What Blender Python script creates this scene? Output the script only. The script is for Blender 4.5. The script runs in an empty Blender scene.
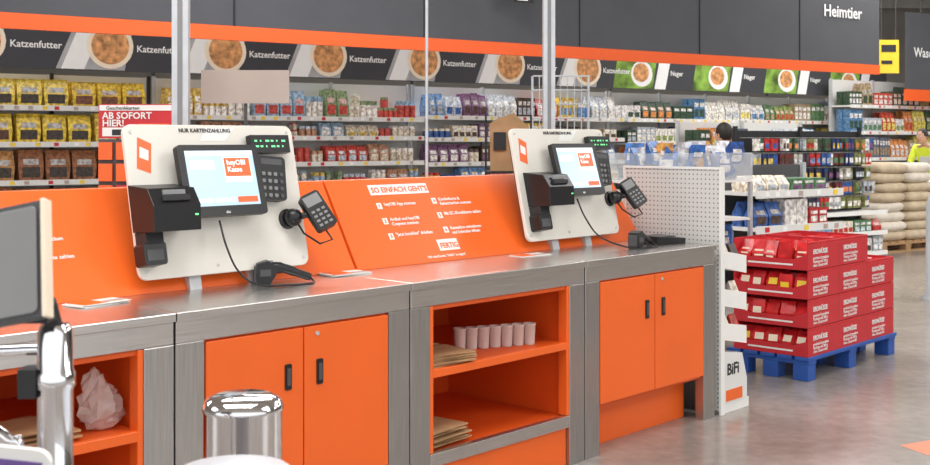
import bpy, math, random
from mathutils import Vector, Matrix
random.seed(7)
R=random.random
def U(a,b): return a+(b-a)*R()
def lin(c):
    return tuple(((x/255)/12.92 if x/255<=.04045 else ((x/255+.055)/1.055)**2.4) for x in c[:3])
scn=bpy.context.scene
scn.view_settings.view_transform='Standard'
COL=bpy.context.collection
# ------------------------------------------------------------ materials
MATS={}
def mat(name,c=(200,200,200),rough=.5,metal=0,var=0,vscale=8,stretch=(1,1,1),bump=0,emit=0,trans=0,alpha=1,spec=.5,coat=0):
    if name in MATS: return MATS[name]
    m=bpy.data.materials.new(name);m.use_nodes=True;nt=m.node_tree;b=nt.nodes['Principled BSDF']
    L=lin(c)
    b.inputs['Base Color'].default_value=(*L,1);b.inputs['Roughness'].default_value=rough;b.inputs['Metallic'].default_value=metal
    b.inputs['Specular IOR Level'].default_value=spec
    b.inputs['Coat Weight'].default_value=coat
    if trans: b.inputs['Transmission Weight'].default_value=trans
    if alpha<1: b.inputs['Alpha'].default_value=alpha
    if emit:
        b.inputs['Emission Color'].default_value=(*L,1);b.inputs['Emission Strength'].default_value=emit
    if var or bump:
        tc=nt.nodes.new('ShaderNodeTexCoord');mp=nt.nodes.new('ShaderNodeMapping');mp.inputs['Scale'].default_value=stretch
        n=nt.nodes.new('ShaderNodeTexNoise');n.inputs['Scale'].default_value=vscale;n.inputs['Detail'].default_value=5
        nt.links.new(tc.outputs['Object'],mp.inputs[0]);nt.links.new(mp.outputs[0],n.inputs['Vector'])
        if var:
            r=nt.nodes.new('ShaderNodeValToRGB');r.color_ramp.elements[0].position=.3;r.color_ramp.elements[1].position=.7
            r.color_ramp.elements[0].color=(*[x*(1-var) for x in L],1);r.color_ramp.elements[1].color=(*[min(1,x*(1+var)) for x in L],1)
            nt.links.new(n.outputs['Fac'],r.inputs[0]);nt.links.new(r.outputs[0],b.inputs['Base Color'])
        if bump:
            bp=nt.nodes.new('ShaderNodeBump');bp.inputs['Strength'].default_value=bump;bp.inputs['Distance'].default_value=.01
            nt.links.new(n.outputs['Fac'],bp.inputs['Height']);nt.links.new(bp.outputs[0],b.inputs['Normal'])
    MATS[name]=m;return m
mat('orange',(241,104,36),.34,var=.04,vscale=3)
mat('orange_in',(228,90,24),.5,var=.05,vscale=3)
mat('orange_strip',(244,98,36),.5,var=.02)
mat('steel',(212,209,206),.27,.95,var=.10,vscale=30,stretch=(.15,6,6))
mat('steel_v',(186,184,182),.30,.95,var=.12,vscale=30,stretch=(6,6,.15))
mat('galv',(200,202,205),.45,.4,var=.06,vscale=20)
mat('chrome',(225,225,228),.06,1,var=.01)
mat('board',(226,221,211),.4,var=.02)
mat('black',(26,26,28),.35,var=.1)
mat('blackm',(38,38,40),.6,var=.1)
mat('dgrey',(76,76,78),.45,var=.05)
mat('mgrey',(132,132,132),.5,var=.05)
mat('white',(237,236,232),.45,var=.02)
mat('offwhite',(222,221,217),.5,var=.02)
mat('binwhite',(190,191,196),.4,var=.02)
mat('banner',(80,81,86),.85,var=.06,vscale=2,bump=.15)
mat('signblack',(58,59,64),.6,var=.03)
mat('signgrey',(172,172,174),.6,var=.12,vscale=4)
mat('signwhite',(240,240,238),.55,var=.02)
mat('screen',(176,204,226),.2,emit=.36)
mat('screenw',(235,240,242),.3,emit=.34)
mat('screeno',(236,96,44),.3,emit=.3)
mat('green_led',(120,255,160),.3,emit=.6)
mat('kraft',(178,140,100),.8,var=.15,vscale=10,bump=.3)
mat('kibble',(206,148,96),.8,var=.5,vscale=14,bump=.3)
mat('cream',(244,228,204),.6,var=.05)
mat('leafbg',(116,150,60),.8,var=.7,vscale=5)
mat('red',(198,42,50),.45,var=.07)
mat('redbag',(208,40,44),.25,var=.3,vscale=14,bump=.4)
mat('pblue',(40,84,164),.5,var=.1)
mat('sack',(200,182,154),.85,var=.15,vscale=8,bump=.4)
mat('sack2',(222,212,196),.7,var=.12,vscale=8,bump=.4)
mat('yellow',(240,205,50),.5,var=.03)
mat('tan',(176,160,150),.6,var=.03)
mat('violet',(110,80,150),.5,var=.03)
mat('cup',(206,188,180),.6,var=.03)
mat('clear',(235,242,245),.08,alpha=.22)
mat('plastic_bag',(232,214,206),.2,alpha=.45,var=.1,bump=.8)
mat('skin',(206,160,132),.55,var=.05)
mat('hair',(34,26,22),.6,var=.2)
mat('navy',(34,42,66),.8,var=.1)
mat('hivis',(212,228,60),.7,var=.05,emit=.05)
mat('reflect',(215,215,215),.3)
mat('trousers',(50,54,64),.85,var=.1)
mat('shoe',(30,28,28),.6)
mat('lamp',(255,252,245),.5,emit=4)
def vm():
    m=bpy.data.materials.new('goods');m.use_nodes=True;nt=m.node_tree;b=nt.nodes['Principled BSDF']
    a=nt.nodes.new('ShaderNodeVertexColor');a.layer_name='Col'
    tc=nt.nodes.new('ShaderNodeTexCoord');n=nt.nodes.new('ShaderNodeTexNoise');n.inputs['Scale'].default_value=24;n.inputs['Detail'].default_value=3
    nt.links.new(tc.outputs['Object'],n.inputs['Vector'])
    r=nt.nodes.new('ShaderNodeValToRGB');r.color_ramp.elements[0].position=.36;r.color_ramp.elements[0].color=(.5,.45,.42,1);r.color_ramp.elements[1].position=.6;r.color_ramp.elements[1].color=(1.15,1.12,1.1,1)
    nt.links.new(n.outputs['Fac'],r.inputs[0])
    mx=nt.nodes.new('ShaderNodeMix');mx.data_type='RGBA';mx.blend_type='MULTIPLY';mx.inputs[0].default_value=1
    nt.links.new(a.outputs['Color'],mx.inputs[6]);nt.links.new(r.outputs[0],mx.inputs[7]);nt.links.new(mx.outputs[2],b.inputs['Base Color'])
    b.inputs['Roughness'].default_value=.35
    MATS['goods']=m
vm()
def perf():
    m=bpy.data.materials.new('perforated');m.use_nodes=True;nt=m.node_tree;b=nt.nodes['Principled BSDF']
    tc=nt.nodes.new('ShaderNodeTexCoord');mp=nt.nodes.new('ShaderNodeMapping');mp.inputs['Scale'].default_value=(40,40,40)
    fr=nt.nodes.new('ShaderNodeVectorMath');fr.operation='FRACTION';su=nt.nodes.new('ShaderNodeVectorMath');su.operation='SUBTRACT';su.inputs[1].default_value=(.5,.5,.5)
    sp=nt.nodes.new('ShaderNodeSeparateXYZ');cb=nt.nodes.new('ShaderNodeCombineXYZ');ln=nt.nodes.new('ShaderNodeVectorMath');ln.operation='LENGTH'
    nt.links.new(tc.outputs['Object'],mp.inputs[0]);nt.links.new(mp.outputs[0],fr.inputs[0]);nt.links.new(fr.outputs[0],su.inputs[0]);nt.links.new(su.outputs[0],sp.inputs[0])
    nt.links.new(sp.outputs[1],cb.inputs[0]);nt.links.new(sp.outputs[2],cb.inputs[1]);nt.links.new(cb.outputs[0],ln.inputs[0])
    r=nt.nodes.new('ShaderNodeValToRGB');r.color_ramp.interpolation='CONSTANT';r.color_ramp.elements[0].color=(.2,.2,.2,1);r.color_ramp.elements[1].position=.18;r.color_ramp.elements[1].color=(*lin((214,212,208)),1)
    nt.links.new(ln.outputs['Value'],r.inputs[0]);nt.links.new(r.outputs[0],b.inputs['Base Color']);b.inputs['Roughness'].default_value=.5
    MATS['perforated']=m
perf()
def floorm():
    m=bpy.data.materials.new('floor_concrete');m.use_nodes=True;nt=m.node_tree;b=nt.nodes['Principled BSDF']
    tc=nt.nodes.new('ShaderNodeTexCoord')
    n=nt.nodes.new('ShaderNodeTexNoise');n.inputs['Scale'].default_value=.9;n.inputs['Detail'].default_value=8;n.inputs['Roughness'].default_value=.65
    n2=nt.nodes.new('ShaderNodeTexNoise');n2.inputs['Scale'].default_value=14;n2.inputs['Detail'].default_value=6
    nt.links.new(tc.outputs['Object'],n.inputs['Vector']);nt.links.new(tc.outputs['Object'],n2.inputs['Vector'])
    r=nt.nodes.new('ShaderNodeValToRGB');r.color_ramp.elements[0].position=.3;r.color_ramp.elements[0].color=(*lin((134,126,119)),1);r.color_ramp.elements[1].position=.7;r.color_ramp.elements[1].color=(*lin((168,159,152)),1)
    r2=nt.nodes.new('ShaderNodeValToRGB');r2.color_ramp.elements[0].position=.3;r2.color_ramp.elements[0].color=(.82,.82,.82,1);r2.color_ramp.elements[1].position=.7;r2.color_ramp.elements[1].color=(1.05,1.05,1.05,1)
    nt.links.new(n.outputs['Fac'],r.inputs[0]);nt.links.new(n2.outputs['Fac'],r2.inputs[0])
    mx=nt.nodes.new('ShaderNodeMix');mx.data_type='RGBA';mx.blend_type='MULTIPLY';mx.inputs[0].default_value=1
    nt.links.new(r.outputs[0],mx.inputs[6]);nt.links.new(r2.outputs[0],mx.inputs[7]);nt.links.new(mx.outputs[2],b.inputs['Base Color'])
    b.inputs['Roughness'].default_value=.2
    MATS['floor']=m
floorm()
# ------------------------------------------------------------ mesh builder
WM={}
class B:
    def __init__(s,name,M=Matrix(),parent=None):
        s.name=name;s.M=M;s.parent=parent;s.v=[];s.f=[];s.mi=[];s.c=[];s.sm=[];s.ms=[];s.T=Matrix()
    def m(s,n):
        if n not in s.ms: s.ms.append(n)
        return s.ms.index(n)
    def add(s,vs,fs,mn,col=None,smooth=False,T=None):
        T=s.T@(T or Matrix());o=len(s.v)
        s.v+= [T@Vector(p) for p in vs];k=s.m(mn)
        for f in fs:
            s.f.append([i+o for i in f]);s.mi.append(k);s.c.append(col or (1,1,1));s.sm.append(smooth)
    def box(s,x0,x1,y0,y1,z0,z1,mn,col=None,T=None):
        if x0>x1:x0,x1=x1,x0
        if y0>y1:y0,y1=y1,y0
        if z0>z1:z0,z1=z1,z0
        s.add([(x0,y0,z0),(x1,y0,z0),(x1,y1,z0),(x0,y1,z0),(x0,y0,z1),(x1,y0,z1),(x1,y1,z1),(x0,y1,z1)],
          [(0,3,2,1),(4,5,6,7),(0,1,5,4),(1,2,6,5),(2,3,7,6),(3,0,4,7)],mn,col,False,T)
    def ext(s,pts,a,d0,d1,mn,col=None,T=None):
        def P(p,d):
            return {'x':(d,p[0],p[1]),'y':(p[0],d,p[1]),'z':(p[0],p[1],d)}[a]
        n=len(pts);vs=[P(p,d0) for p in pts]+[P(p,d1) for p in pts]
        fs=[tuple(range(n))[::-1],tuple(range(n,2*n))]+[(i,(i+1)%n,n+(i+1)%n,n+i) for i in range(n)]
        if (a=='y')!=(d1<d0): fs=[f[::-1] for f in fs]
        s.add(vs,fs,mn,col,False,T)
    def rrect(s,x0,x1,y0,y1,r,z0,z1,mn,col=None,T=None,n=5):
        p=[]
        for cx,cy,a0 in ((x1-r,y0+r,-90),(x1-r,y1-r,0),(x0+r,y1-r,90),(x0+r,y0+r,180)):
            for i in range(n+1):
                a=math.radians(a0+90*i/n);p.append((cx+r*math.cos(a),cy+r*math.sin(a)))
        s.ext(p,'z',z0,z1,mn,col,T)
    def tube(s,pts,r,mn,seg=10,col=None,T=None,cap=True):
        pts=[Vector(p) for p in pts];n=len(pts);rs=r if isinstance(r,(list,tuple)) else [r]*n
        vs=[];prev=None
        for i,p in enumerate(pts):
            t=(pts[min(i+1,n-1)]-pts[max(i-1,0)]).normalized()
            if prev is None:
                a=Vector((0,0,1)) if abs(t.z)<.9 else Vector((1,0,0));x=t.cross(a).normalized()
            else:
                x=(prev-t*prev.dot(t)).normalized()
            prev=x;y=t.cross(x)
            for k in range(seg):
                an=2*math.pi*k/seg;vs.append(tuple(p+(x*math.cos(an)+y*math.sin(an))*rs[i]))
        fs=[(i*seg+k,i*seg+(k+1)%seg,(i+1)*seg+(k+1)%seg,(i+1)*seg+k) for i in range(n-1) for k in range(seg)]
        s.add(vs,fs,mn,col,True,T)
        if cap: s.add(vs[:seg],[tuple(range(seg))[::-1]],mn,col,False,T);s.add(vs[-seg:],[tuple(range(seg))],mn,col,False,T)
    def lathe(s,prof,c,mn,seg=24,col=None,T=None,smooth=True):
        vs=[(c[0]+r*math.cos(2*math.pi*k/seg),c[1]+r*math.sin(2*math.pi*k/seg),c[2]+z) for r,z in prof for k in range(seg)]
        fs=[(i*seg+k,i*seg+(k+1)%seg,(i+1)*seg+(k+1)%seg,(i+1)*seg+k) for i in range(len(prof)-1) for k in range(seg)]
        s.add(vs,fs,mn,col,smooth,T)
        s.add(vs[:seg],[tuple(range(seg))[::-1]],mn,col,False,T);s.add(vs[-seg:],[tuple(range(seg))],mn,col,False,T)
    def ball(s,c,r,mn,T=None,sc=(1,1,1),seg=14,col=None):
        n=8;vs=[];
        for i in range(n+1):
            a=math.pi*i/n
            for k in range(seg):
                b=2*math.pi*k/seg;q=max(math.sin(a),.001)
                vs.append((c[0]+r*sc[0]*q*math.cos(b),c[1]+r*sc[1]*q*math.sin(b),c[2]-r*sc[2]*math.cos(a)))
        fs=[(i*seg+k,i*seg+(k+1)%seg,(i+1)*seg+(k+1)%seg,(i+1)*seg+k) for i in range(n) for k in range(seg)]
        s.add(vs,fs,mn,col,True,T)
    def bag(s,x,y,z,w,d,h,col,lab=None,T=None,mn='goods'):
        a=w/2;b=d/2
        vs=[(x-a*.9,y-b,z),(x+a*.9,y-b,z),(x+a*.9,y+b,z),(x-a*.9,y+b,z),
            (x-a,y-b*1.1,z+h*.45),(x+a,y-b*1.1,z+h*.45),(x+a,y+b*1.1,z+h*.45),(x-a,y+b*1.1,z+h*.45),
            (x-a*.95,y-b*.2,z+h*.9),(x+a*.95,y-b*.2,z+h*.9),(x+a*.95,y+b*.2,z+h*.9),(x-a*.95,y+b*.2,z+h*.9),
            (x-a*.98,y,z+h),(x+a*.98,y,z+h)]
        fs=[(0,3,2,1)]
        for o in (0,4): fs+=[(o,o+1,o+5,o+4),(o+1,o+2,o+6,o+5),(o+2,o+3,o+7,o+6),(o+3,o,o+4,o+7)]
        fs+=[(8,9,13,12),(10,11,12,13),(9,10,13),(11,8,12)]
        s.add(vs,fs,mn,col,False,T)
        if lab:
            e=.004
            s.add([(x-a*.7,y-b*1.03-e,z+h*.12),(x+a*.7,y-b*1.03-e,z+h*.12),(x+a*.7,y-b*1.1-e,z+h*.45),(x-a*.7,y-b*1.1-e,z+h*.45)],[(0,1,2,3)],mn,lab,False,T)
            l2=tuple(min(1,c*.5+.45) for c in lab)
            s.add([(x-a*.6,y-b*1.0-e,z+h*.52),(x+a*.6,y-b*1.0-e,z+h*.52),(x+a*.6,y-b*.62-e,z+h*.7),(x-a*.6,y-b*.62-e,z+h*.7)],[(0,1,2,3)],mn,l2,False,T)
    def carton(s,x,y,z,w,d,h,col,lab=None,T=None):
        s.box(x-w/2,x+w/2,y-d/2,y+d/2,z,z+h,'goods',col,T)
        if lab:
            e=.003;yy=y-d/2-e
            s.add([(x-w*.38,yy,z+h*.15),(x+w*.38,yy,z+h*.15),(x+w*.38,yy,z+h*.5),(x-w*.38,yy,z+h*.5)],[(0,1,2,3)],'goods',lab,False,T)
            s.add([(x-w*.38,yy,z+h*.62),(x+w*.38,yy,z+h*.62),(x+w*.38,yy,z+h*.82),(x-w*.38,yy,z+h*.82)],[(0,1,2,3)],'goods',(.8,.8,.78),False,T)
    def can(s,x,y,z,r,h,col,lab=None):
        n=8
        def ring(rr,zz): return [(x+rr*math.cos(2*math.pi*k/n+.39),y+rr*math.sin(2*math.pi*k/n+.39),zz) for k in range(n)]
        vs=ring(r,z)+ring(r,z+h*.75)+ring(r*.9,z+h*.8)+ring(r*.9,z+h)
        fs=[(k,(k+1)%n,n+(k+1)%n,n+k) for k in range(n)]
        s.add(vs,fs,'goods',col,True)
        fs=[(i*n+k,i*n+(k+1)%n,(i+1)*n+(k+1)%n,(i+1)*n+k) for i in (1,2) for k in range(n)]+[tuple(range(3*n,4*n))]
        s.add(vs,fs,'goods',lab or (.8,.8,.8),False)
    def done(s,bevel=0,seg=2,parent=None):
        me=bpy.data.meshes.new(s.name);me.from_pydata([tuple(p) for p in s.v],[],s.f)
        for n in s.ms: me.materials.append(MATS[n])
        me.polygons.foreach_set('material_index',s.mi);me.polygons.foreach_set('use_smooth',s.sm)
        if 'goods' in s.ms:
            ca=me.color_attributes.new('Col','FLOAT_COLOR','CORNER');d=[]
            for f,c in zip(s.f,s.c): d+=[c[0],c[1],c[2],1]*len(f)
            ca.data.foreach_set('color',d)
        me.update()
        ob=bpy.data.objects.new(s.name,me);COL.objects.link(ob);WM[ob.name]=s.M
        p=parent or s.parent
        if p: ob.parent=p;ob.matrix_basis=WM[p.name].inverted()@s.M
        else: ob.matrix_basis=s.M
        if bevel:
            b=ob.modifiers.new('bevel','BEVEL');b.width=bevel;b.segments=seg;b.limit_method='ANGLE';b.angle_limit=math.radians(50)
        return ob
def empty(name,M,parent=None):
    e=bpy.data.objects.new(name,None);COL.objects.link(e);WM[e.name]=M;e.empty_display_size=.1
    if parent: e.parent=parent;e.matrix_basis=WM[parent.name].inverted()@M
    else: e.matrix_basis=M
    return e
def text(body,size,M,mn,parent,name='lettering',align='LEFT',ext=.0008,bold=0,sp=1):
    cu=bpy.data.curves.new(name,'FONT');cu.body=body;cu.size=size;cu.extrude=ext;cu.align_x=align;cu.offset=bold;cu.space_line=sp;cu.resolution_u=2
    o=bpy.data.objects.new('tmp',cu);COL.objects.link(o);bpy.context.view_layer.update()
    me=bpy.data.meshes.new_from_object(o.evaluated_get(bpy.context.evaluated_depsgraph_get()));bpy.data.objects.remove(o)
    me.materials.clear();me.materials.append(MATS[mn])
    ob=bpy.data.objects.new(name,me);COL.objects.link(ob);WM[ob.name]=M
    ob.parent=parent;ob.matrix_basis=WM[parent.name].inverted()@M
    return ob
def Tr(*a): return Matrix.Translation(a)
def RX(d): return Matrix.Rotation(math.radians(d),4,'X')
def RY(d): return Matrix.Rotation(math.radians(d),4,'Y')
def RZ(d): return Matrix.Rotation(math.radians(d),4,'Z')
def frame(o,d):
    d=Vector((d[0],d[1],0)).normalized();n=Vector((-d.y,d.x,0))
    return Matrix(((d.x,n.x,0,o[0]),(d.y,n.y,0,o[1]),(0,0,1,0),(0,0,0,1)))
CF=frame((-.21,4.39),(.683,.730))
W=(.82,.572)
G1=frame((-4.37,10.8),W)
G2=frame((-5.5,13.6),W)
# ------------------------------------------------------------ room
b=B('floor');b.add([(-22,-6,0),(34,-6,0),(34,46,0),(-22,46,0)],[(0,1,2,3)],'floor');b.done()
mat('wallm',(196,190,182),.8,var=.05,vscale=1);mat('ceilm',(196,188,178),.8,var=.05,vscale=1)
b=B('wall_back');b.box(-22,34,46,46.2,0,7,'wallm');b.done()
b=B('wall_right');b.box(34,34.2,-6,46,0,7,'wallm');b.done()
b=B('wall_left');b.box(-22.2,-22,-6,46,0,7,'wallm');b.done()
b=B('ceiling');b.box(-22,34,-6,46,7,7.2,'ceilm')
for y in range(0,46,4):
    b.box(-22,34,y,y+.25,6.5,7,'offwhite')
b.done()
L=bpy.data.lights
for ix,x in enumerate((-9,-1,7,15)):
    for y in (2,10,18,27):
        f=B('ceiling_light',Tr(x,y,0));f.box(-1.6,1.6,-.14,.14,5.9,5.98,'white');f.tube([(-1.55,0,5.87),(1.55,0,5.87)],.04,'lamp');f.box(-1.2,-1.17,-.02,.02,5.98,6.99,'dgrey');f.box(1.17,1.2,-.02,.02,5.98,6.99,'dgrey');f.done()
        l=L.new('luminaire','AREA');l.shape='RECTANGLE';l.size=4.5;l.size_y=2.5;l.energy=310 if y<12 else 420;l.color=(1,.995,.985)
        o=bpy.data.objects.new('ceiling_lamp_glow',l);COL.objects.link(o);o.location=(x,y,5.8)
wd=bpy.data.worlds.new('World');scn.world=wd;wd.use_nodes=True;bg=wd.node_tree.nodes['Background'];bg.inputs[0].default_value=(.95,.975,1,1);bg.inputs[1].default_value=1.5
# ------------------------------------------------------------ checkout counter
cnt=empty('self_checkout_counter',CF)
def module(name,s0,s1,kind):
    b=B(name,CF,cnt)
    pw=.11
    b.box(s0+.002,s1-.002,-.012,.80,.872,.9,'steel')
    b.box(s0+.004,s1-.004,0,.03,.80,.871,'steel')
    b.box(s0+.003,s0+pw,0,.05,0,.799,'steel_v');b.box(s1-pw,s1-.003,0,.05,0,.799,'steel_v')
    b.box(s0+.004,s0+.02,.051,.79,.02,.87,'steel_v');b.box(s1-.02,s1-.004,.051,.79,.02,.87,'steel_v')
    a0=s0+pw;a1=s1-pw
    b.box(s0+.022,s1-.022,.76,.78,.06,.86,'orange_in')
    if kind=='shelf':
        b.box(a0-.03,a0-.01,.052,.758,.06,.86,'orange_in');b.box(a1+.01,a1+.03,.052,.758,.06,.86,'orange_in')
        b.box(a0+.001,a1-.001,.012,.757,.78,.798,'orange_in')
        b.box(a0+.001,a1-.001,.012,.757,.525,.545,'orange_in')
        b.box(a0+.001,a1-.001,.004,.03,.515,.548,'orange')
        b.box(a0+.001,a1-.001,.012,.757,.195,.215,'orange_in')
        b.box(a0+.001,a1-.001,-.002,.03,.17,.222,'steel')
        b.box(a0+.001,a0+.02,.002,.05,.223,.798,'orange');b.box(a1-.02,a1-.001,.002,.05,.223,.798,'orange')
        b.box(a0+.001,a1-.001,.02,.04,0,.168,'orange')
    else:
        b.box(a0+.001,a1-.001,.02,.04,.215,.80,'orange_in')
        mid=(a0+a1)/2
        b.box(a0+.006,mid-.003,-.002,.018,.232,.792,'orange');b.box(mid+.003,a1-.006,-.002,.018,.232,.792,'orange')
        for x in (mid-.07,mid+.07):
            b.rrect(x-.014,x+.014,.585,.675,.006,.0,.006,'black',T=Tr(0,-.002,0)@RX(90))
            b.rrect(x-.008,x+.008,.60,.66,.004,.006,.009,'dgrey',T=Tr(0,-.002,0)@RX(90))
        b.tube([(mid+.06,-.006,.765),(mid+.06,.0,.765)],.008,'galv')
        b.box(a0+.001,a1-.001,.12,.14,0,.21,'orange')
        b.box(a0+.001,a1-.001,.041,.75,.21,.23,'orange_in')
    return b.done(bevel=.0025)
module('cabinet_shelves_near',-2.1,-1.035,'shelf')
module('cabinet_doors_near',-1.035,0,'doors')
module('cabinet_shelves_far',0,1.10,'shelf')
module('cabinet_doors_far',1.10,2.22,'doors')
PL=math.degrees(math.atan(.6))
def panelM(s): return CF@Tr(s,.45,.9)@RX(90-PL)
for nm,a,c in (('splash_panel_near',-2.1,.125),('splash_panel_far',.14,2.2)):
    b=B(nm,CF,cnt)
    b.ext([(.45,.9),(.74,.9),(.74,1.27),(.672,1.27)],'x',a,c,'orange');b.done(bevel=.004)
sg=empty('instruction_lettering',panelM(0),cnt)
def zy(z): return (z-.9)/math.cos(math.radians(PL))
def ptext(body,size,s,z,mn='white',bold=.0006): text(body,size,panelM(0)@Tr(s,zy(z),.002),mn,sg,bold=bold)
b=B('text_plates',panelM(0),sg)
b.box(.37,.735,zy(1.20),zy(1.244),.0003,.0016,'white')
b.box(.655,.785,zy(.945),zy(.993),.0003,.0016,'white')
steps=[(.395,1.14,'heyOBI App scannen'),(.395,1.075,'Artikel und heyOBI\nCoupons scannen'),(.395,1.01,'"Jetzt bezahlen" drücken'),(.745,1.15,'Kundenkarte &\nRabattmarken scannen'),(.745,1.085,'Mit EC-/Kreditkarte zahlen'),(.745,1.02,'Kassenbon entnehmen\nund Schranke öffnen')]
for i,(s,z,t) in enumerate(steps):
    b.box(s-.014,s+.014,zy(z),zy(z)+.030,.0003,.0016,'white')
    ptext(t,.023,s+.03,z+.012,bold=.0003)
    text(str(i+1),.024,panelM(0)@Tr(s-.007,zy(z)+.007,.003),'orange',sg,bold=.0004)
b.done()
ptext("SO EINFACH GEHT'S:",.038,.382,1.21,'orange',.0008)
ptext("FERTIG.",.037,.665,.955,'orange',.001)
ptext("Wir sind bereit, \"Hallo\" zu sagen!",.018,.56,.918,bold=.0002)
for s,z,t in ((-1.33,1.10,'"Jetzt bezahlen" drücken'),(-1.33,1.04,'Mit EC-/Kreditkarte zahlen'),(-1.33,1.16,'heyOBI App scannen')): ptext(t,.022,s,z,bold=.0002)
# ------------------------------------------------------------ terminals
def terminal(sc,dx,ax):
    TM=CF@Tr(sc,.431,.95)@RX(90-12.4)
    e=empty('self_checkout_terminal',TM)
    b=B('mount_board',TM,e)
    b.rrect(-.378,.378,0,.562,.035,0,.018,'board')
    b.rrect(-.37,.37,.008,.554,.03,-.012,-.0005,'dgrey')
    b.add([(-.340,.40,.0186),(-.285,.38,.0186),(-.270,.49,.0186),(-.325,.515,.0186)],[(0,1,2,3)],'orange')
    b.add([(-.325,.44,.0192),(-.290,.427,.0192),(-.285,.465,.0192),(-.32,.48,.0192)],[(0,1,2,3)],'white')
    b.add([(-.06+dx,.50,.0186),(.05+dx,.50,.0186),(.10+dx,.552,.0186),(-.03+dx,.552,.0186)],[(0,1,2,3)],'white')
    for x,y in ((-.35,.535),(.35,.535),(.35,.03),(-.05,.03),(-.35,.03)): b.tube([(x,y,.018),(x,y,.021)],.006,'galv')
    b.done(bevel=.003)
    b=B('mounting_bracket',TM,e)
    b.box(-.16,-.11,-.05,.2,-.055,-.0135,'galv');b.box(.11,.16,-.05,.2,-.055,-.0135,'galv');b.done()
    MM=TM@Tr(-.035+dx,.335,.085)@RX(-4)
    b=B('monitor',MM,e)
    b.rrect(-.178,.178,-.135,.135,.014,-.014,.012,'black')
    b.rrect(-.10,.10,-.08,.08,.02,-.045,-.014,'blackm')
    b.box(-.165,.165,-.11,.122,.012,.0125,'black')
    b.box(-.150,.150,-.098,.112,.0128,.0133,'screen')
    b.box(-.148,.148,.092,.111,.0135,.0139,'screenw')
    b.box(.01,.132,-.01,.086,.0135,.0139,'screenw');b.box(.014,.128,.012,.083,.0141,.0145,'screeno')
    b.box(-.135,-.03,.04,.075,.0135,.0139,'screenw');b.box(-.135,-.06,-.085,-.07,.0135,.0139,'screenw');b.box(-.05,.04,-.085,-.07,.0135,.0139,'screenw');b.box(.05,.14,-.088,-.066,.0135,.0139,'screeno')
    b.tube([(0,-.03,-.04),(0,-.03,-.068)],.03,'blackm',16)
    b.done(bevel=.002)
    text('heyOBI\nKasse',.028,MM@Tr(.024,.056,.0148),'screenw',e,'screen_text',bold=.0006,sp=.95)
    text('diki',.014,MM@Tr(-.012,-.127,.0127),'white',e,'maker_plate')
    text('NUR KARTENZAHLUNG',.021,TM@Tr(-.15+dx*.5,.533,.0194),'blackm',e,'notice_text',bold=.0003)
    b=B('card_display',TM,e)
    b.box(.14+dx,.325+dx,.445,.515,.03,.06,'black')
    b.box(.148+dx,.317+dx,.452,.508,.06,.0605,'blackm')
    for r in (0,1):
        for q in range(6):
            x=.157+dx+q*.026
            b.box(x,x+.018-.006*((q*7+r)%3),.466+.022*r,.473+.022*r,.0607,.061,'green_led')
    b.box(.2+dx,.24+dx,.455,.5,.018,.03,'black')
    b.done(bevel=.002)
    b=B('pin_keypad',TM,e)
    K=Tr(.218+dx,.345,.045)@RZ(-5)
    b.rrect(-.066,.066,-.088,.085,.015,-.026,.016,'black',T=K)
    b.box(-.05,.05,.052,.075,.016,.0165,'dgrey',T=K)
    for i in range(4):
        for j in range(4):
            x=-.042+i*.028;y=-.07+j*.028
            b.rrect(x-.008,x+.008,y-.007,y+.007,.003,.0155,.020,'mgrey' if i<3 else 'dgrey',T=K,n=2)
    b.done(bevel=.001)
    b=B('receipt_printer',TM,e)
    x0=-.385+dx;x1=-.195+dx
    P=[(.018,.17),(.155,.15),(.17,.24),(.14,.305),(.018,.34)]
    vs=[(x0,y,z) for z,y in P]+[(x1,y,z) for z,y in P];n=len(P)
    b.add(vs,[tuple(range(n)),tuple(range(n,2*n))[::-1]]+[(i,n+i,n+(i+1)%n,(i+1)%n) for i in range(n)],'black')
    b.box(x0+.04,x1-.04,.255,.275,.155,.172,'blackm')
    b.box(x0+.05,x1-.05,.278,.296,.150,.160,'mgrey')
    b.box(x1-.025,x1-.012,.2,.207,.164,.168,'green_led')
    b.done(bevel=.004)
    b=B('barcode_reader_fixed',TM,e)
    x=-.345+dx*.9
    b.box(x-.035,x+.035,.12,.165,.02,.09,'blackm')
    b.rrect(x-.045,x+.045,.045,.125,.012,.0185,.085,'black')
    b.box(x-.035,x+.03,.06,.1,.085,.088,'dgrey')
    b.done(bevel=.003)
    b=B('card_reader_arm',TM,e);b.T=Tr(ax,0,0)
    b.lathe([(.04,.018),(.04,.026),(.03,.03)],(.30,.185,0),'black',20)
    b.ball((.30,.185,.06),.036,'black')
    b.tube([(.30,.185,.03),(.32,.185,.075),(.36,.19,.10)],.013,'black')
    b.ball((.36,.19,.10),.024,'black')
    K=Tr(.378,.19,.12)@RZ(14)@RX(-22)@RY(-18)
    b.rrect(-.043,.043,-.075,.085,.014,-.018,.016,'black',T=K)
    b.box(-.034,.034,.03,.074,.016,.0166,'mgrey',T=K)
    for i in range(3):
        for j in range(4):
            b.box(-.032+i*.023,-.018+i*.023,-.060+j*.02,-.05+j*.02,.016,.0185,'mgrey',T=K)
    b.tube([(.40,.14,.11),(.43,.08,.12),(.39,.07,.09),(.34,.12,.06),(.33,.17,.04)],.0045,'black',6)
    b.done(bevel=.002)
    return e
t1=terminal(-.53,0,-.005);t2=terminal(1.575,.05,.035)
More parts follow.
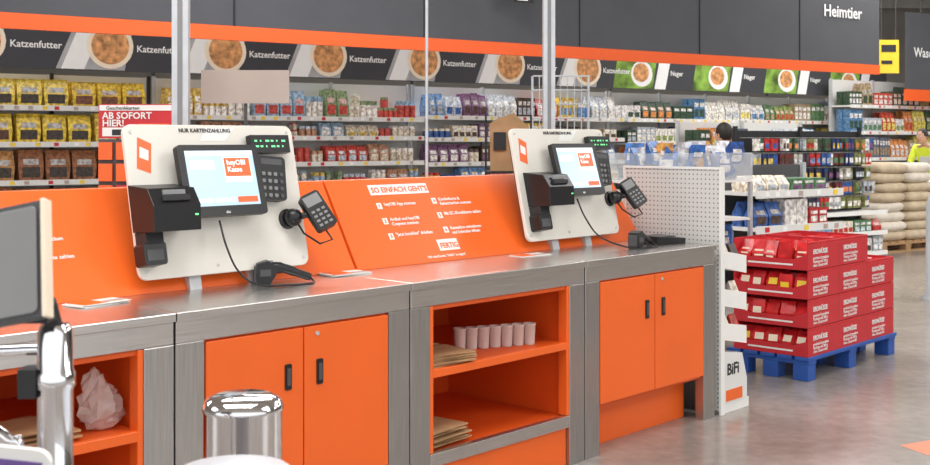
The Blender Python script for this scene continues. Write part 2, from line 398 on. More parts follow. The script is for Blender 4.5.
def spline(P,n=8):
    P=[Vector(p) for p in P];o=[]
    Q=[P[0]*2-P[1]]+P+[P[-1]*2-P[-2]]
    for i in range(1,len(Q)-2):
        for j in range(n):
            t=j/n;a,b_,c,d=Q[i-1],Q[i],Q[i+1],Q[i+2]
            o.append(.5*((2*b_)+(-a+c)*t+(2*a-5*b_+4*c-d)*t*t+(-a+3*b_-3*c+d)*t**3))
    o.append(P[-1]);return o
def scanner(s,t,rot,cable):
    M=CF@Tr(s,t,.9)@RZ(rot)
    b=B('hand_scanner',M)
    b.tube(spline([(-.01,0,.060),(.04,0,.056),(.09,0,.038),(.145,0,.018)],4),[.022]*4+[.018]*4+[.0155]*4+[.014],'black',12)
    b.ext([(-.060,.002),(-.012,.0),(.008,.03),(.018,.062),(-.02,.088),(-.062,.078),(-.068,.03)],'y',-.028,.028,'black')
    b.ext([(-.073,.012),(-.062,.006),(-.062,.070),(-.071,.066)],'y',-.023,.023,'dgrey')
    b.box(-.018,.0,-.010,.010,.080,.086,'mgrey')
    b.box(-.05,-.01,-.0288,-.028,.03,.055,'dgrey')
    b.tube([M.inverted()@CF@Vector(p) for p in spline(cable)],.0042,'black',6)
    b.done()
scanner(-.36,.38,-30,[(-.595,.39,1.15),(-.60,.34,1.06),(-.57,.31,.97),(-.50,.29,.915),(-.38,.26,.905),(-.27,.25,.905),(-.235,.31,.918)])
scanner(1.80,.19,10,[(1.55,.39,1.15),(1.55,.34,1.06),(1.60,.28,.96),(1.70,.16,.906),(1.85,.12,.906),(1.942,.213,.918)])
b=B('signature_pad',CF@Tr(2.09,.27,.9)@RZ(-8))
b.ext([(-.11,.0),(.11,.0),(.11,.028),(-.11,.045)],'y',-.10,.10,'black');b.box(-.08,.07,-.07,.06,.035,.0405,'dgrey')
b.done(bevel=.004)
def leaflets(s,t,rot,n=4):
    b=B('leaflet_stack',CF@Tr(s,t,.9)@RZ(rot))
    for i in range(n):
        a=Tr(U(-.01,.01),U(-.008,.008),0)@RZ(U(-5,5))
        b.box(-.095,.095,-.05,.05,i*.0022+.0005,i*.0022+.002,'white',T=a)
    a=Tr(0,0,n*.0022)
    b.box(-.09,.0,-.045,.045,0,.0012,'orange',T=a);b.box(.01,.085,-.04,-.01,0,.0012,'tan',T=a)
    b.done()
leaflets(-1.10,.36,12);leaflets(.02,.39,-6);leaflets(1.12,.34,-4,2)
b=B('paper_cup_row',CF)
for i in range(7):
    f=i/6;x=.53+f*.31;y=.24-f*.13
    b.lathe([(.024,0),(.028,.085),(.030,.087),(.030,.092),(.024,.092),(.022,.02)],(x,y,.546),'cup',16)
b.done()
def kraft(name,x,y,z,n,w=.26,d=.2):
    b=B(name,CF@Tr(x,y,z))
    for i in range(n):
        a=Tr(U(-.02,.02),U(-.02,.02),i*.008)@RZ(U(-12,12))@RX(0)
        vs=[(-w/2,-d/2,0),(w/2,-d/2,0),(w/2,d/2,0),(-w/2,d/2,0),(-w/2,-d/2,.006),(0,-d/2-.01,.007),(w/2,-d/2,.006),(w/2,d/2,.006),(0,d/2,.007),(-w/2,d/2,.006)]
        b.add(vs,[(3,2,1,0),(4,5,8,9),(5,6,7,8),(0,1,6,5,4),(1,2,7,6),(2,3,9,8,7),(3,0,4,9)],'kraft',T=a)
    b.done()
kraft('folded_paper_bags',.27,.13,.5475,5);kraft('folded_paper_bags',.36,.42,.5475,4);kraft('folded_paper_bags',.26,.16,.2225,9,.24,.22);kraft('folded_paper_bags',-1.47,.16,.5475,6)
b=B('crumpled_plastic_bag',CF@Tr(-1.22,.12,.549))
N=18;vs=[]
for i in range(13):
    a=math.pi*i/12
    for k in range(N):
        an=2*math.pi*k/N;r=.072*(.74+.45*R())*math.sin(a)**.7*(1.15-.035*i) if 0<i<12 else 0.001
        z=.08-.08*math.cos(a)
        vs.append((r*math.cos(an)*1.1,r*math.sin(an)*.7,max(0,z*(1-.25*math.cos(an))+U(-.010,.010)) if 0<i<12 else z))
b.add(vs,[(i*N+k,i*N+(k+1)%N,(i+1)*N+(k+1)%N,(i+1)*N+k) for i in range(12) for k in range(N)],'plastic_bag');b.done()
for s,h in ((-.44,4.2),(1.93,4.2)):
    b=B('steel_post',CF@Tr(s,.88,0)@RZ(-43))
    b.box(-.033,.033,-.025,.025,.011,h,'galv');b.box(-.010,.010,-.0275,-.0255,.1,h,'mgrey');b.box(-.06,.06,-.055,.055,0,.01,'galv')
    b.done(bevel=.003)
b=B('thin_support_rod',CF@Tr(.96,.87,0));b.tube([(0,0,0.005),(0,0,4.2)],.008,'galv');b.lathe([(.05,0),(.05,.005)],(0,0,0),'galv');b.done()
PM=Tr(-.925,4.84,0)
b=B('blank_placard',PM);b.rrect(-.185,.185,1.60,1.74,.006,-.004,.004,'tan',T=RX(90))
b.tube([(0,.012,.005),(0,.012,1.70)],.007,'dgrey');b.lathe([(.06,0),(.06,.006),(.02,.012)],(0,.012,0),'dgrey');b.done()
# ------------------------------------------------------------ hanging canopy banner
b=B('overhead_banner',G1)
b.box(-4,13.47,0,.06,2.5,2.65,'orange_strip')
js=[-4,-1.5,2.36,4.75,7.14,9.35,11.5,13.47]
for i in range(len(js)-1):
    b.box(js[i]+.012,js[i+1]-.012,.005,.05,2.651,4.0,'banner')
b.box(-4,13.47,.02,.04,2.66,4.0,'signblack')
for s in js[1:-1]: b.box(s-.008,s+.008,-.004,.004,2.66,4.0,'blackm')
for s in (-2,2,6,10,13): b.tube([(s,.03,4),(s,.03,6.5)],.008,'dgrey',6)
bo=b.done()
text('Heimtier',.26,G1@Tr(12.05,-.008,3.36)@RX(90),'signwhite',bo,align='LEFT',bold=.004)
b=B('lane_number_sign',G1@Tr(6.0,-.3,0));b.box(-.14,.14,0,.02,3.12,3.6,'blackm');b.add([(-.11,-.002,3.14),(.05,-.002,3.14),(.10,-.002,3.24),(-.06,-.002,3.24)],[(0,1,2,3)],'white');b.tube([(0,.01,3.6),(0,.01,6.5)],.006,'dgrey',6);b.done()
G5=frame((8.45,22),W)
b=B('overhead_banner',G5);b.box(0,6,0,.06,2.2,2.42,'orange_strip');b.box(.02,2.0,.005,.05,2.421,3.9,'banner');b.box(2.02,6,.005,.05,2.421,3.9,'banner')
b.tube([(.5,.03,3.9),(.5,.03,6.5)],.01,'dgrey',6);b.tube([(5,.03,3.9),(5,.03,6.5)],.01,'dgrey',6);bo=b.done()
text('Waschen',.26,G5@Tr(.22,-.01,3.05)@RX(90),'signwhite',bo,bold=.004)
b=B('yellow_hanging_sign',Tr(7.0,19,0));b.box(-.17,.17,0,.02,2.55,3.1,'yellow');b.box(-.12,.12,-.004,0,2.9,3.02,'blackm');b.box(-.12,.06,-.004,0,2.7,2.76,'blackm');b.tube([(-.12,.01,3.1),(-.12,.01,6.5)],.005,'dgrey',6);b.tube([(.12,.01,3.1),(.12,.01,6.5)],.005,'dgrey',6);b.done()
# ------------------------------------------------------------ gondola shelving
def pal(*cs): return [lin(c) for c in cs]
YEL=pal((236,206,60),(242,215,80),(232,196,50),(238,210,90))
BRN=pal((176,120,70),(150,96,60),(214,170,80),(190,140,80))
MIX=pal((235,235,230),(240,240,238),(200,60,56),(60,100,170),(120,160,210),(236,206,90),(130,90,130),(90,140,100),(230,140,80),(240,232,214),(90,72,62),(180,190,200),(210,220,230))
LIGHT=pal((240,238,230),(228,220,202),(205,80,70),(250,245,240),(222,190,100),(140,160,120),(200,214,228),(196,150,120),(160,190,215))
DARK=pal((40,44,50),(50,70,120),(70,100,80),(110,56,56),(56,56,76),(200,200,190),(130,136,84),(80,72,96),(180,190,200))
GRN=pal((90,130,90),(140,160,90),(226,214,110),(60,84,66),(238,238,230),(200,84,66),(90,136,180),(226,150,90),(225,225,225),(170,150,120),(190,200,210),(100,110,130))
def fillshelf(b,x0,x1,z,h,style,P,y0=.03,depth=.36):
    x=x0
    while x<x1-.08:
        st=random.choice(style) if isinstance(style,(list,tuple)) else style
        c=random.choice(P);l=random.choice(P+[(.85,.83,.78)]);n=random.randint(2,4)
        if st=='big': l=lin(random.choice(((60,50,40),(120,70,40),(245,235,210),(90,50,30))))
        w={'bag':U(.12,.20),'box':U(.08,.16),'can':U(.075,.10),'jar':U(.085,.12),'big':U(.29,.33)}[st]
        hh=h*{'bag':U(.7,.97),'box':U(.55,.97),'can':U(.35,.48),'jar':U(.5,.8),'big':U(.90,.98)}[st]
        for i in range(n):
            if x+w>x1: break
            xc=x+w/2
            j=U(.94,1.04)
            if st in('bag','big'):
                b.bag(xc,y0+.07,z,w*.93,.11,hh*j,c,l);b.bag(xc,y0+.21,z,w*.93,.11,hh,c)
            elif st=='box':
                b.carton(xc,y0+.08,z,w*.95,.14,hh,c,l);b.box(xc-w*.47,xc+w*.47,y0+.17,y0+.3,z,z+hh,'goods',c)
            else:
                rr=w*.47;k=1 if st=='jar' else random.choice((1,2,2))
                for q in range(k):
                    b.can(xc,y0+.06,z+q*hh,rr,hh*.97,c,l);b.can(xc,y0+.06+w,z+q*hh,rr,hh*.97,c,l)
            x+=w
        x+=U(.01,.03)
def gondola(name,M,x0,x1,zs,top,style,P,depth=.45,post='galv',every=1.25,lip='offwhite',back='offwhite'):
    e=empty(name,M)
    b=B('shelf_frame',M,e)
    b.box(x0,x1,depth,depth+.03,.02,top,back)
    b.box(x0,x1,.02,depth,0,.10,'mgrey')
    n=max(1,round((x1-x0)/every))
    for i in range(n+1):
        x=x0+(x1-x0)*i/n;b.box(x-.02,x+.02,depth-.04,depth-.001,.0,top+.02,post)
    for z in zs:
        b.box(x0,x1,0,depth-.001,z-.03,z,'offwhite');b.box(x0,x1,-.018,-.001,z-.05,z+.015,lip)
        x=x0+.1
        while x<x1-.1:
            b.box(x,x+.055,-.021,-.0185,z-.038,z+.004,random.choice(['signwhite','tan','yellow','red']));x+=U(.12,.3)
    b.done()
    g=B('shelf_goods',M,e)
    zz=list(zs)+[top]
    for i,z in enumerate(zs):
        fillshelf(g,x0+.03,x1-.03,z+.001,zz[i+1]-z-.06,style(z) if callable(style) else style,P(z) if callable(P) else P)
    g.done()
    return e
gondola('pet_food_gondola',G2,-3,1.95,[.10,.5,.95,1.41,1.85],2.26,['big'],lambda z: YEL if z>1.3 else BRN,post='blackm')
gondola('pet_food_gondola',G2,2.02,5.96,[.10,.45,.79,1.13,1.49,1.76],2.26,['can','jar','bag'],LIGHT)
gondola('pet_food_gondola',G2,6.04,9.96,[.10,.45,.79,1.10,1.47,1.8],2.26,['jar','bag','box'],MIX)
gondola('pet_supply_gondola',G2,10.04,17.0,[.10,.5,1.0,1.4,1.8],2.26,['bag','box'],GRN)
sgn=empty('pet_food_header_sign',G2)
b=B('sign_board',G2,sgn)
b.box(-3,17,-.12,-.08,2.30,2.92,'signblack')
yy=-.122
def para(x0,x1,sl,mn,y=yy):
    b.add([(x0,y,2.31),(x1,y,2.31),(x1+sl,y,2.91),(x0+sl,y,2.91)],[(0,1,2,3)],mn)
x=-1.95
while x<9.5:
    para(x-.48,x-.08,.25,'signgrey',yy-.001);para(x-.42,x-.14,.25,'signwhite',yy-.002)
    para(x-.08,x+.36,.12,'signgrey',yy-.001)
    for rr,mn,dy in ((.29,'cream',0),(.235,'kibble',-.002)):
        cx=x+.18;cz=2.61
        b.add([(cx+rr*math.cos(a*math.pi/12),yy-.004+dy,cz+rr*.98*math.sin(a*math.pi/12)) for a in range(24)],[tuple(range(24))],mn)
    text('Katzenfutter',.118,G2@Tr(x+.51,yy-.004,2.55)@RX(90),'signwhite',sgn,bold=.002,ext=.0005)
    x+=1.52+(.06 if x>3 else 0)
x=9.7
while x<16.6:
    para(x-.1,x+.80,.12,'leafbg',yy-.001);para(x+.84,x+1.1,.15,'signwhite',yy-.001)
    cx=x+.55
    b.add([(cx+.25*math.cos(a*math.pi/8),yy-.003,2.56+.22*math.sin(a*math.pi/8)) for a in range(16)],[tuple(range(16))],'signwhite')
    b.add([(cx-.02+.18*math.cos(a*math.pi/8),yy-.005,2.58+.16*math.sin(a*math.pi/8)) for a in range(16)],[tuple(range(16))],'kibble')
    text('Nager',.12,G2@Tr(x+1.22,yy-.004,2.55)@RX(90),'signwhite',sgn,bold=.002,ext=.0005)
    x+=1.85
for s in (-2,2,6,10,14): b.box(s-.02,s+.02,-.079,.42,2.5,2.54,'dgrey');b.box(s-.02,s+.02,.38,.42,2.285,2.5,'dgrey')
b.done()
gondola('far_aisle_gondola',frame((7.2,21.5),W),0,9,[.1,.6,1.1,1.6,2.1],2.6,['bag','box'],GRN)
gondola('far_aisle_gondola',frame((9.2,20.0),W),0,6,[.1,.6,1.1,1.6],2.0,['bag','box'],MIX)
G3=frame((3.15,12.5),W)
e=empty('pegboard_display',G3)
b=B('peg_frame',G3,e);b.box(0,2.2,.3,.33,.1,1.55,'blackm');b.box(0,2.2,-.1,.3,0,.1,'mgrey')
for z in (.12,.36,.60): b.box(0,2.2,-.1,.299,z-.02,z,'offwhite');b.box(0,2.2,-.118,-.101,z-.03,z+.02,'white')
for x in (0,1.1,2.2): b.box(x-.02,x+.02,.26,.299,.1,1.6,'blackm')
b.done()
g=B('hanging_goods',G3,e)
for row,z in enumerate((.80,.97,1.14,1.31,1.48)):
    x=.06
    while x<2.12:
        c=random.choice(DARK+MIX[:4]);l=random.choice(MIX);n=random.randint(1,3);w=U(.05,.10)
        for i in range(n):
            if x+w<2.17:
                d=U(0,.06)
                g.box(x,x+w*.9,.02+d,.06+d,z-.155,z-.02,'goods',c);g.add([(x+.01,.018+d,z-.13),(x+w*.8,.018+d,z-.13),(x+w*.8,.018+d,z-.07),(x+.01,.018+d,z-.07)],[(0,1,2,3)],'goods',l)
                g.box(x+w*.4,x+w*.48,.0,.299,z-.012,z-.006,'goods',(.5,.5,.5))
            x+=w
for z in (.122,.362): fillshelf(g,.03,2.17,z,.20,['box','bag'],MIX+pal((200,60,50)),y0=-.09)
g.done()
def sackpallet(M,levels):
    e=empty('sack_pallet',M)
    b=B('wood_pallet',M,e)
    for i in range(7): b.box(i*.17,i*.17+.13,0,.8,.122,.144,'kraft')
    for y in (0,.35,.7):
        for x in (0,.5,1.05): b.box(x,x+.1,y,y+.1,.022,.1,'kraft')
        b.box(0,1.15,y,y+.1,0,.022,'kraft');b.box(0,1.15,y,y+.1,.1,.122,'kraft')
    b.done()
    g=B('stacked_sacks',M,e)
    for l in range(levels):
        for i in range(2):
            for j in range(2):
                cx=.29+.58*i+U(-.03,.03);cy=.2+.4*j+U(-.02,.02);z=.146+l*.125
                tilt=Tr(cx,cy,z)@RZ(U(-4,4));vs=[];n=16
                for k,(q,zz) in enumerate(((.80,0),(.97,.03),(1.02,.065),(.96,.10),(.76,.124))):
                    for a in range(n):
                        an=2*math.pi*a/n;ca,sa=math.cos(an),math.sin(an)
                        vs.append((.285*q*math.copysign(abs(ca)**.45,ca),.195*q*math.copysign(abs(sa)**.45,sa),zz))
                fs=[(r*n+a,r*n+(a+1)%n,(r+1)*n+(a+1)%n,(r+1)*n+a) for r in range(4) for a in range(n)]+[tuple(range(n))[::-1],tuple(range(4*n,5*n))]
                g.add(vs,fs,random.choice(['sack','sack','sack2']),smooth=True,T=tilt)
    g.done()
sackpallet(frame((5.3,14.6),W),8);sackpallet(frame((6.35,15.33),W),6);sackpallet(frame((7.45,16.1),W),8)
# ------------------------------------------------------------ red carton pallet display
RP=frame((2.05,6.87),(.683,.730))
e=empty('snack_pallet_display',RP)
b=B('blue_pallet',RP,e)
for i in range(5): b.box(-.01,1.27,i*.115-.01,i*.115+.085,.12,.144,'pblue')
for x in (0,.56,1.16):
    for y in (0,.2,.4): b.box(x,x+.1,y,y+.1,.0,.098,'pblue')
    b.box(x,x+.1,-.005,.52,.098,.12,'pblue')
b.done(bevel=.004)
b=B('red_cartons',RP,e);g=B('snack_bags',RP,e)
D=.50
def tier(x0,x1,z,h,openend):
    t=.006
    b.box(x0,x1,0,t,z,z+h-.004,'red');b.box(x0,x1,D-t,D,z,z+h-.004,'red')
    b.box(x0,x1,t,D-t,z,z+t,'red');b.box(x1-t,x1,t,D-t,z+t,z+h-.004,'red')
    if openend:
        b.ext([(t,z+t),(D-t,z+t),(D-t,z+h*.55),(D*.8,z+h*.36),(D*.2,z+h*.36),(t,z+h*.55)],'x',x0,x0+t,'red')
        b.box(x0-.001,x0,D*.2,D*.8,z+h*.14,z+h*.20,'white')
    else: b.box(x0,x0+t,t,D-t,z+t,z+h-.004,'red')
    b.box(x0+.001,x1-.001,-.0015,0,z+h-.016,z+h-.010,'redbag')
for ci,(x0,x1,n) in enumerate(((0,.41,4),(.412,.83,4),(.832,1.24,3))):
    for l in range(n):
        z=.145+l*.173;tier(x0,x1,z,.173,ci==0)
        for j in range(5 if (ci==0 or l==n-1) else 0):
            for i in range(3):
                a=Tr(x0+.06+i*.12,.06+j*.095,z+.015)@RZ(-90+U(-14,14))@RX(U(-18,18))
                g.bag(0,0,0,.09,.07,.130+(.02 if l==n-1 else 0),(.8,.1,.1),None,T=a,mn='redbag')
                if R()<.75: g.add([(-.03,-.041,.05),(.025,-.041,.05),(.025,-.030,.09),(-.03,-.030,.09)],[(0,1,2,3)],random.choice(['cream','yellow','cream']),T=a)
        text('ERDNÜSSE',.040,RP@Tr(x0+.06,-.003,z+.095)@RX(90),'white',e,bold=.0008)
        text('geröstet & gesalzen\nPackung mit 200 g\nohne Zusatzstoffe',.026,RP@Tr(x0+.06,-.003,z+.062)@RX(90),'white',e,sp=.85)
b.done();g.done()
# ------------------------------------------------------------ snack rack with perforated back
SR=CF@Tr(2.27,0,0)
e=empty('snack_rack',SR)
b=B('rack_body',SR,e)
b.box(.0,.02,.0,.60,.02,1.288,'perforated')
b.box(-.008,.028,-.012,.0,0,1.29,'white');b.box(-.008,.028,.60,.612,0,1.29,'white');b.box(-.008,.028,-.012,.612,1.29,1.302,'white')
b.box(.029,.30,0,.6,0,.05,'white')
for z in (.42,.60,.80):
    dd=.24
    b.ext([(.029,z-.02),(.029+dd,z-.07),(.029+dd,z+.02),(.029+dd-.01,z+.02),(.029+dd-.01,z-.05),(.029,z)],'y',0.0,.6,'white')
    for y in (-.004,.6):
        b.ext([(.029,z-.03),(.029+dd,z-.075),(.029+dd,z+.02),(.029,z+.06)],'y',y,y+.004,'white')
for y in (-.006,.6): b.ext([(.029,.05),(.27,.05),(.27,.16),(.22,.30),(.029,.33)],'y',y,y+.006,'offwhite')
b.ext([(.22,.30),(.27,.16),(.262,.16),(.212,.30)],'y',0,.6,'offwhite')
b.box(.05,.22,-.0072,-.0062,.06,.12,'orange')
b.done()
g=B('rack_goods',SR,e)
for z in (.42,.60,.80):
    for j in range(6):
        for i in range(2):
            g.bag(.09+i*.11,.05+j*.1,z-.005-.02*i,.07,.05,.11,random.choice(pal((60,40,30),(200,60,40),(235,225,210),(60,80,140))),None)
g.done()
text('BiFi',.085,SR@Tr(.06,-.0075,.20)@RX(90),'blackm',e,bold=.002)
BM=frame((1.20,7.35),W)
e=empty('acrylic_snack_bin',BM)
b=B('bin_frame',BM,e)
for x in (0,.92):
    for y in (0,.4): b.box(x,x+.025,y,y+.025,0,1.16,'galv')
for z in (1.16,.9,.6,.15): b.box(0,.945,0,.425,z,z+.015,'white')
b.box(0,.945,0,.004,1.176,1.36,'clear');b.box(0,.945,.421,.425,1.176,1.36,'clear');b.box(0,.004,.005,.42,1.176,1.36,'clear');b.box(.941,.945,.005,.42,1.176,1.36,'clear')
for x in (.31,.62): b.box(x,x+.004,.005,.42,1.176,1.36,'clear')
b.done()
g=B('bagged_snacks',BM,e)
for z,n in ((1.18,60),(.92,24),(.62,20)):
    for i in range(n):
        a=Tr(U(.08,.86),U(.08,.34),z+U(0,.12))@RZ(U(-60,60))@RX(U(-35,35))
        g.bag(0,0,0,.13,.06,.15,random.choice(pal((60,115,195),(90,150,215),(225,228,235),(70,120,190),(230,170,90),(50,90,170))),lin((240,240,240)),T=a)
g.done()
gondola('low_snack_gondola',frame((2.45,9.7),W),0,1.15,[.1,.4,.7,1.0],1.22,['bag','box'],MIX,back='dgrey')
gondola('low_snack_gondola',frame((3.2,15.6),W),0,2.6,[.1,.5,.9,1.3],1.7,['bag','box'],GRN)
M=Tr(-1.69,5.9,0)
e=empty('gift_card_stand',M)
b=B('stand_sign',M,e)
b.box(-.03,.03,.02,.05,0,1.45,'blackm');b.box(-.2,.2,-.15,.2,0,.02,'blackm')
b.box(-.19,.19,0,.018,1.455,1.63,'red');b.box(-.185,.185,-.003,-.0005,1.597,1.625,'white');b.box(-.17,-.02,-.003,-.0005,1.465,1.51,'white');b.box(.02,.17,-.003,-.0005,1.465,1.53,'orange');b.box(-.12,-.04,-.005,-.003,1.47,1.50,'black')
b.box(-.19,.19,.0,.02,.8,1.45,'dgrey')
for z in (.95,1.06,1.17,1.28,1.39):
    for x in (-.15,-.06,.03,.12):
        b.box(x-.035,x+.035,-.02,-.002,z-.045,z+.045,random.choice(['orange','orange','orange','blackm','red']))
b.done()
text('AB SOFORT\nHIER!',.048,M@Tr(-.17,-.004,1.555)@RX(90),'white',e,bold=.001,sp=.8)
text('Geschenkkarten',.026,M@Tr(-.15,-.005,1.602)@RX(90),'blackm',e)
def bagstand(M,h):
    e=empty('paper_bag_stand',M);b=B('bag_rack',M,e)
    for x in (-.13,.13):
        b.tube([(x,.12,0),(x,.12,h+.32)],.006,'blackm',8);b.tube([(x,-.12,0),(x,-.12,h)],.006,'blackm',8)
        b.tube([(x,-.12,h),(x,.12,h)],.006,'blackm',8)
    b.box(-.13,.13,-.12,.12,h-.01,h,'blackm')
    b.done()
    b=B('kraft_bag',M,e)
    for i in range(4):
        y=.07-i*.035
        b.ext([(-.105,h+.002),(.105,h+.002),(.115,h+.25-i*.012),(.03,h+.33-i*.02),(-.06,h+.30-i*.02),(-.11,h+.27-i*.012)],'y',y,y+.02,'kraft')
    b.box(-.09,-.02,-.048,-.036,h+.12,h+.22,'blackm')
    b.done()
bagstand(Tr(.25,6.5,0),1.27)
M=Tr(.68,8.2,0);b=B('wire_rack',M)
for i in range(9): b.tube([(-.2+i*.05,0,1.2),(-.2+i*.05,0,1.9)],.004,'galv',6)
for z in (1.2,1.35,1.5,1.6,1.7,1.8,1.9): b.tube([(-.2,0,z),(.2,0,z)],.004,'galv',6);b.tube([(-.2,-.1,z),(.2,-.1,z)],.003,'galv',6)
for x in (-.2,.2):
    b.tube([(x,0,0),(x,0,1.9)],.009,'galv',8);b.tube([(x,-.2,.01),(x,.2,.01)],.009,'galv',8)
    for z in (1.2,1.35,1.5,1.6,1.7,1.8): b.tube([(x,0,z),(x,-.1,z)],.003,'galv',6)
b.done()
b=B('plastic_bollard',Tr(4.27,10.4,0));b.lathe([(.14,0),(.14,.03),(.10,.05),(.095,.85),(.07,.95),(.001,.97)],(0,0,0),'binwhite');b.done()
b=B('floor_arrow_sticker',CF@Tr(2.24,-1.10,0)@RZ(-20));b.add([(0,0,.001),(.30,-.05,.001),(.38,-.14,.001),(.55,.06,.001),(.38,.28,.001),(.33,.18,.001),(0.02,.18,.001)],[(0,1,2,3,4,5,6)],'orange');b.done()
# ------------------------------------------------------------ foreground gate, chrome post
M=Tr(-.57,1.6,0)
e=empty('entrance_gate',M)
b=B('chrome_post',M,e)
b.lathe([(.05,0),(.05,.01),(.024,.015),(.024,.96),(.027,.965),(.027,.985),(.024,.99),(.024,1.10),(.027,1.104),(.027,1.122),(.024,1.126),(.024,1.18),(.019,1.19)],(0,0,0),'chrome',32)
b.tube(spline([(-.02,0,1.155),(-.15,.0,1.15),(-.3,.02,1.15)],5),.008,'chrome',12)
b.tube(spline([(-.30,-.02,1.075),(-.12,-.03,1.06),(-.055,-.03,1.035),(-.04,-.03,.98),(-.04,-.03,.5)],6),.010,'chrome',12)
b.box(-.045,-.02,-.02,.02,1.09,1.13,'blackm')
b.tube([(-.04,-.03,.9),(0,0,.9)],.01,'chrome',10)
b.done()
b=B('gate_panel',M,e)
b.T=Tr(-.10,-.12,0)@RY(6)
b.rrect(-.25,.03,.6,1.055,.02,-.006,.006,'white',T=RX(90));b.box(-.24,.02,-.008,-.0065,1.02,1.04,'violet');b.box(-.24,.02,-.008,-.0065,.96,.975,'red')
b.done()
b=B('gate_display',M@Tr(.016,-.08,1.212)@RZ(-12)@RX(72)@RZ(12),e)
b.rrect(-.34,0,0,.165,.01,-.012,.0,'dgrey');b.rrect(-.33,-.01,.008,.157,.008,.0005,.004,'mgrey')
b.rrect(-.003,.004,.0,.165,.002,-.014,.006,'cream')
b.done(bevel=.002)
b=B('display_bracket',M,e);b.tube([(0,0,1.18),(0,-.03,1.225)],.012,'blackm');b.box(-.06,.01,-.06,-.02,1.2,1.215,'blackm');b.done()
b=B('chrome_bollard',Tr(-.386,2.0,0))
b.lathe([(.068,0),(.068,.975),(.070,.978),(.070,.984),(.068,.988),(.064,.996),(.05,1.002),(.001,1.004)],(0,0,0),'chrome',48);b.done()
b=B('round_waste_bin',Tr(-.335,1.66,0))
b.lathe([(.10,0),(.120,.88),(.130,.885),(.130,.905),(.12,.94),(.08,.97),(.001,.985)],(0,0,0),'binwhite',40);b.done()
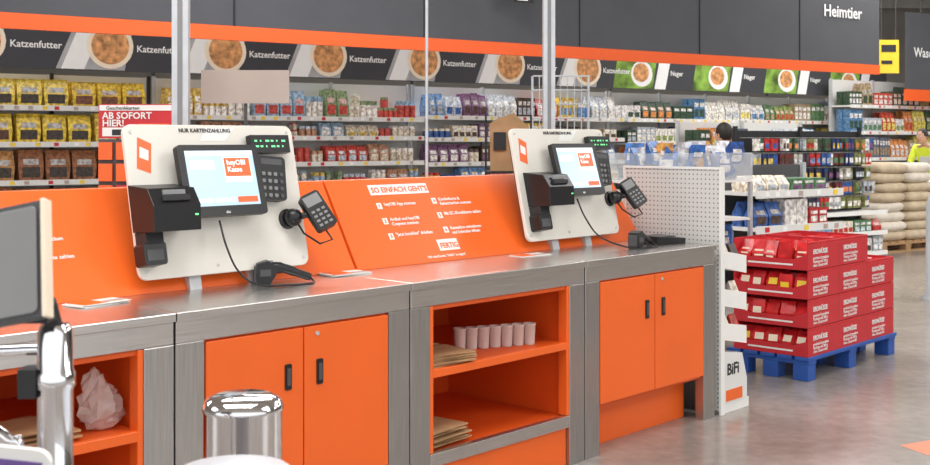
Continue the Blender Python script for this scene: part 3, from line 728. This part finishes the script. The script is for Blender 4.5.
# ------------------------------------------------------------ people
def person(name,M,J,top,bottom,vest=False,hair='hair',facing=0):
    j=dict(pelvis=(0,0,.95),spine=(0,0,1.12),chest=(0,0,1.32),neck=(0,0,1.46),headb=(0,-.01,1.53),
      shL=(.17,0,1.41),elL=(.23,.02,1.13),wrL=(.22,-.08,.88),shR=(-.17,0,1.41),elR=(-.23,.02,1.13),wrR=(-.22,-.08,.88),
      hipL=(.09,0,.90),knL=(.10,-.02,.50),anL=(.10,.03,.09),toL=(.12,-.13,.035),hipR=(-.09,0,.90),knR=(-.10,-.02,.50),anR=(-.10,.03,.09),toR=(-.12,-.13,.035))
    j.update(J)
    rad=dict(pelvis=(.155,.11),spine=(.14,.10),chest=(.165,.11),neck=(.055,.055),headb=(.05,.05),shL=(.068,.068),elL=(.048,.048),wrL=(.032,.028),shR=(.068,.068),elR=(.048,.048),wrR=(.032,.028),
      hipL=(.09,.09),knL=(.062,.062),anL=(.045,.045),toL=(.042,.03),hipR=(.09,.09),knR=(.062,.062),anR=(.045,.045),toR=(.042,.03))
    E=[('pelvis','spine'),('spine','chest'),('chest','neck'),('neck','headb'),('chest','shL'),('shL','elL'),('elL','wrL'),('chest','shR'),('shR','elR'),('elR','wrR'),
       ('pelvis','hipL'),('hipL','knL'),('knL','anL'),('anL','toL'),('pelvis','hipR'),('hipR','knR'),('knR','anR'),('anR','toR')]
    for s in 'LR':
        w_=Vector(j['wr'+s]);d=(w_-Vector(j['el'+s])).normalized();x=Vector((0,1,0)) if abs(d.y)<.8 else Vector((0,0,1));x=(x-d*x.dot(d)).normalized()
        p=w_+d*.07;j['pa'+s]=tuple(p);rad['pa'+s]=(.036,.018);E.append(('wr'+s,'pa'+s))
        nrm=d.cross(x)
        for q in range(4):
            o=(q-1.5)*.02;ln=(.065,.075,.07,.055)[q]
            a=p+x*o+d*.02;b1=a+d*ln*.55+nrm*.006;c1=b1+d*ln*.4+nrm*.02
            for nm,pt,r in (('a',a,.010),('b',b1,.009),('c',c1,.008)):
                j['f%d%s%s'%(q,nm,s)]=tuple(pt);rad['f%d%s%s'%(q,nm,s)]=(r,r)
            E+= [('pa'+s,'f%da%s'%(q,s)),('f%da%s'%(q,s),'f%db%s'%(q,s)),('f%db%s'%(q,s),'f%dc%s'%(q,s))]
        a=w_+d*.03-x*.035;b1=a+d*.04-x*.02
        j['tha'+s]=tuple(a);j['thb'+s]=tuple(b1);rad['tha'+s]=(.012,.012);rad['thb'+s]=(.009,.009)
        E+=[('wr'+s,'tha'+s),('tha'+s,'thb'+s)]
    names=list(j);idx={n:i for i,n in enumerate(names)}
    me=bpy.data.meshes.new('sk');me.from_pydata([j[n] for n in names],[(idx[a],idx[b_]) for a,b_ in E],[])
    o=bpy.data.objects.new('sk',me);COL.objects.link(o)
    o.modifiers.new('skin','SKIN');ss=o.modifiers.new('sub','SUBSURF');ss.levels=1;ss.render_levels=1
    for n in names:
        sv=me.skin_vertices[0].data[idx[n]];sv.radius=rad[n];sv.use_root=(n=='pelvis')
    bpy.context.view_layer.update()
    em=bpy.data.meshes.new_from_object(o.evaluated_get(bpy.context.evaluated_depsgraph_get()))
    segs=[(Vector(j[a]),Vector(j[b_]),a,b_) for a,b_ in E]
    bd=B(name,M)
    vs=[v.co.copy() for v in em.vertices];groups={}
    for p in em.polygons:
        c=p.center;best=None
        for A,C2,a,b_ in segs:
            t=max(0,min(1,(c-A).dot(C2-A)/max((C2-A).length_squared,1e-9)));dd=(A+(C2-A)*t-c).length
            if best is None or dd<best[0]: best=(dd,a,b_,t)
        _,a,b_,t=best
        if a.startswith('an'): k='shoe'
        elif a.startswith(('hip','kn')) or b_.startswith('hip'): k=bottom if not(a.startswith('kn') and t>.93) else 'shoe'
        elif a.startswith(('wr','pa','f','th')): k='skin'
        elif a=='neck' or b_=='headb': k='skin'
        else:
            k=top
            if vest and a.startswith(('sh','el')): k='navy' if a.startswith('el') else top
            if vest and a in('pelvis','spine') and (.35<t<.6): k='reflect'
            if a=='pelvis' and t<.12 : k=bottom
        groups.setdefault(k,[]).append(list(p.vertices))
    bd.v+=vs
    for k,fs in groups.items():
        mi=bd.m(k)
        for f in fs: bd.f.append(f);bd.mi.append(mi);bd.c.append((1,1,1));bd.sm.append(True)
    bpy.data.objects.remove(o)
    hb=Vector(j['headb']);nk=Vector(j['neck']);d=(hb-nk).normalized()
    HT=Tr(*(hb+d*.09))@RZ(facing)
    bd.ball((0,0,0),.105,'skin',T=HT,sc=(.74,.90,1.12),seg=18)
    bd.ball((0,-.012,-.055),.065,'skin',T=HT,sc=(.85,1.05,.9))
    bd.ball((0,.018,.022),.113,hair,T=HT,sc=(.76,.88,1.0),seg=18)
    bd.ext([(-.100,-.012),(-.082,.025),(-.082,-.018)],'x',-.011,.011,'skin',T=HT)
    for s in (-1,1):
        bd.ball((s*.078,.005,-.01),.02,'skin',T=HT,sc=(.35,.7,1.2));bd.ball((s*.03,-.086,.012),.010,'white',T=HT);bd.ball((s*.03,-.094,.012),.005,'black',T=HT)
        bd.ball((s*.03,-.088,.03),.014,hair,T=HT,sc=(1,.4,.25))
    bd.ball((0,-.085,-.05),.022,'red',T=HT,sc=(1,.3,.22))
    return bd.done()
person('customer',Tr(2.70,11.7,0)@RZ(-140)@Matrix.Scale(.945,4),dict(neck=(0,-.03,1.45),headb=(0,-.06,1.51),elR=(-.22,-.05,1.14),wrR=(-.16,-.26,1.08),elL=(.22,-.02,1.13),wrL=(.17,-.24,1.02)),'navy','trousers')
person('store_worker',Tr(6.95,17.2,0)@RZ(-50)@Matrix.Scale(.96,4),dict(spine=(0,-.03,1.12),chest=(0,-.09,1.30),neck=(0,-.15,1.42),headb=(0,-.19,1.48),shL=(.18,-.11,1.38),shR=(-.18,-.11,1.38),elL=(.22,-.20,1.13),wrL=(.16,-.40,1.10),elR=(-.22,-.20,1.13),wrR=(-.16,-.40,1.08)),'hivis','trousers',vest=True)
# ------------------------------------------------------------ camera
cd=bpy.data.cameras.new('camera');c=bpy.data.objects.new('camera',cd);COL.objects.link(c)
cd.sensor_width=36;cd.lens=36*1150/930;cd.shift_y=-92.5/930;cd.clip_end=200
cd.dof.use_dof=True;cd.dof.focus_distance=5.2;cd.dof.aperture_fstop=9.0
c.location=(0,0,1.446);c.rotation_euler=(math.pi/2,0,0);scn.camera=c
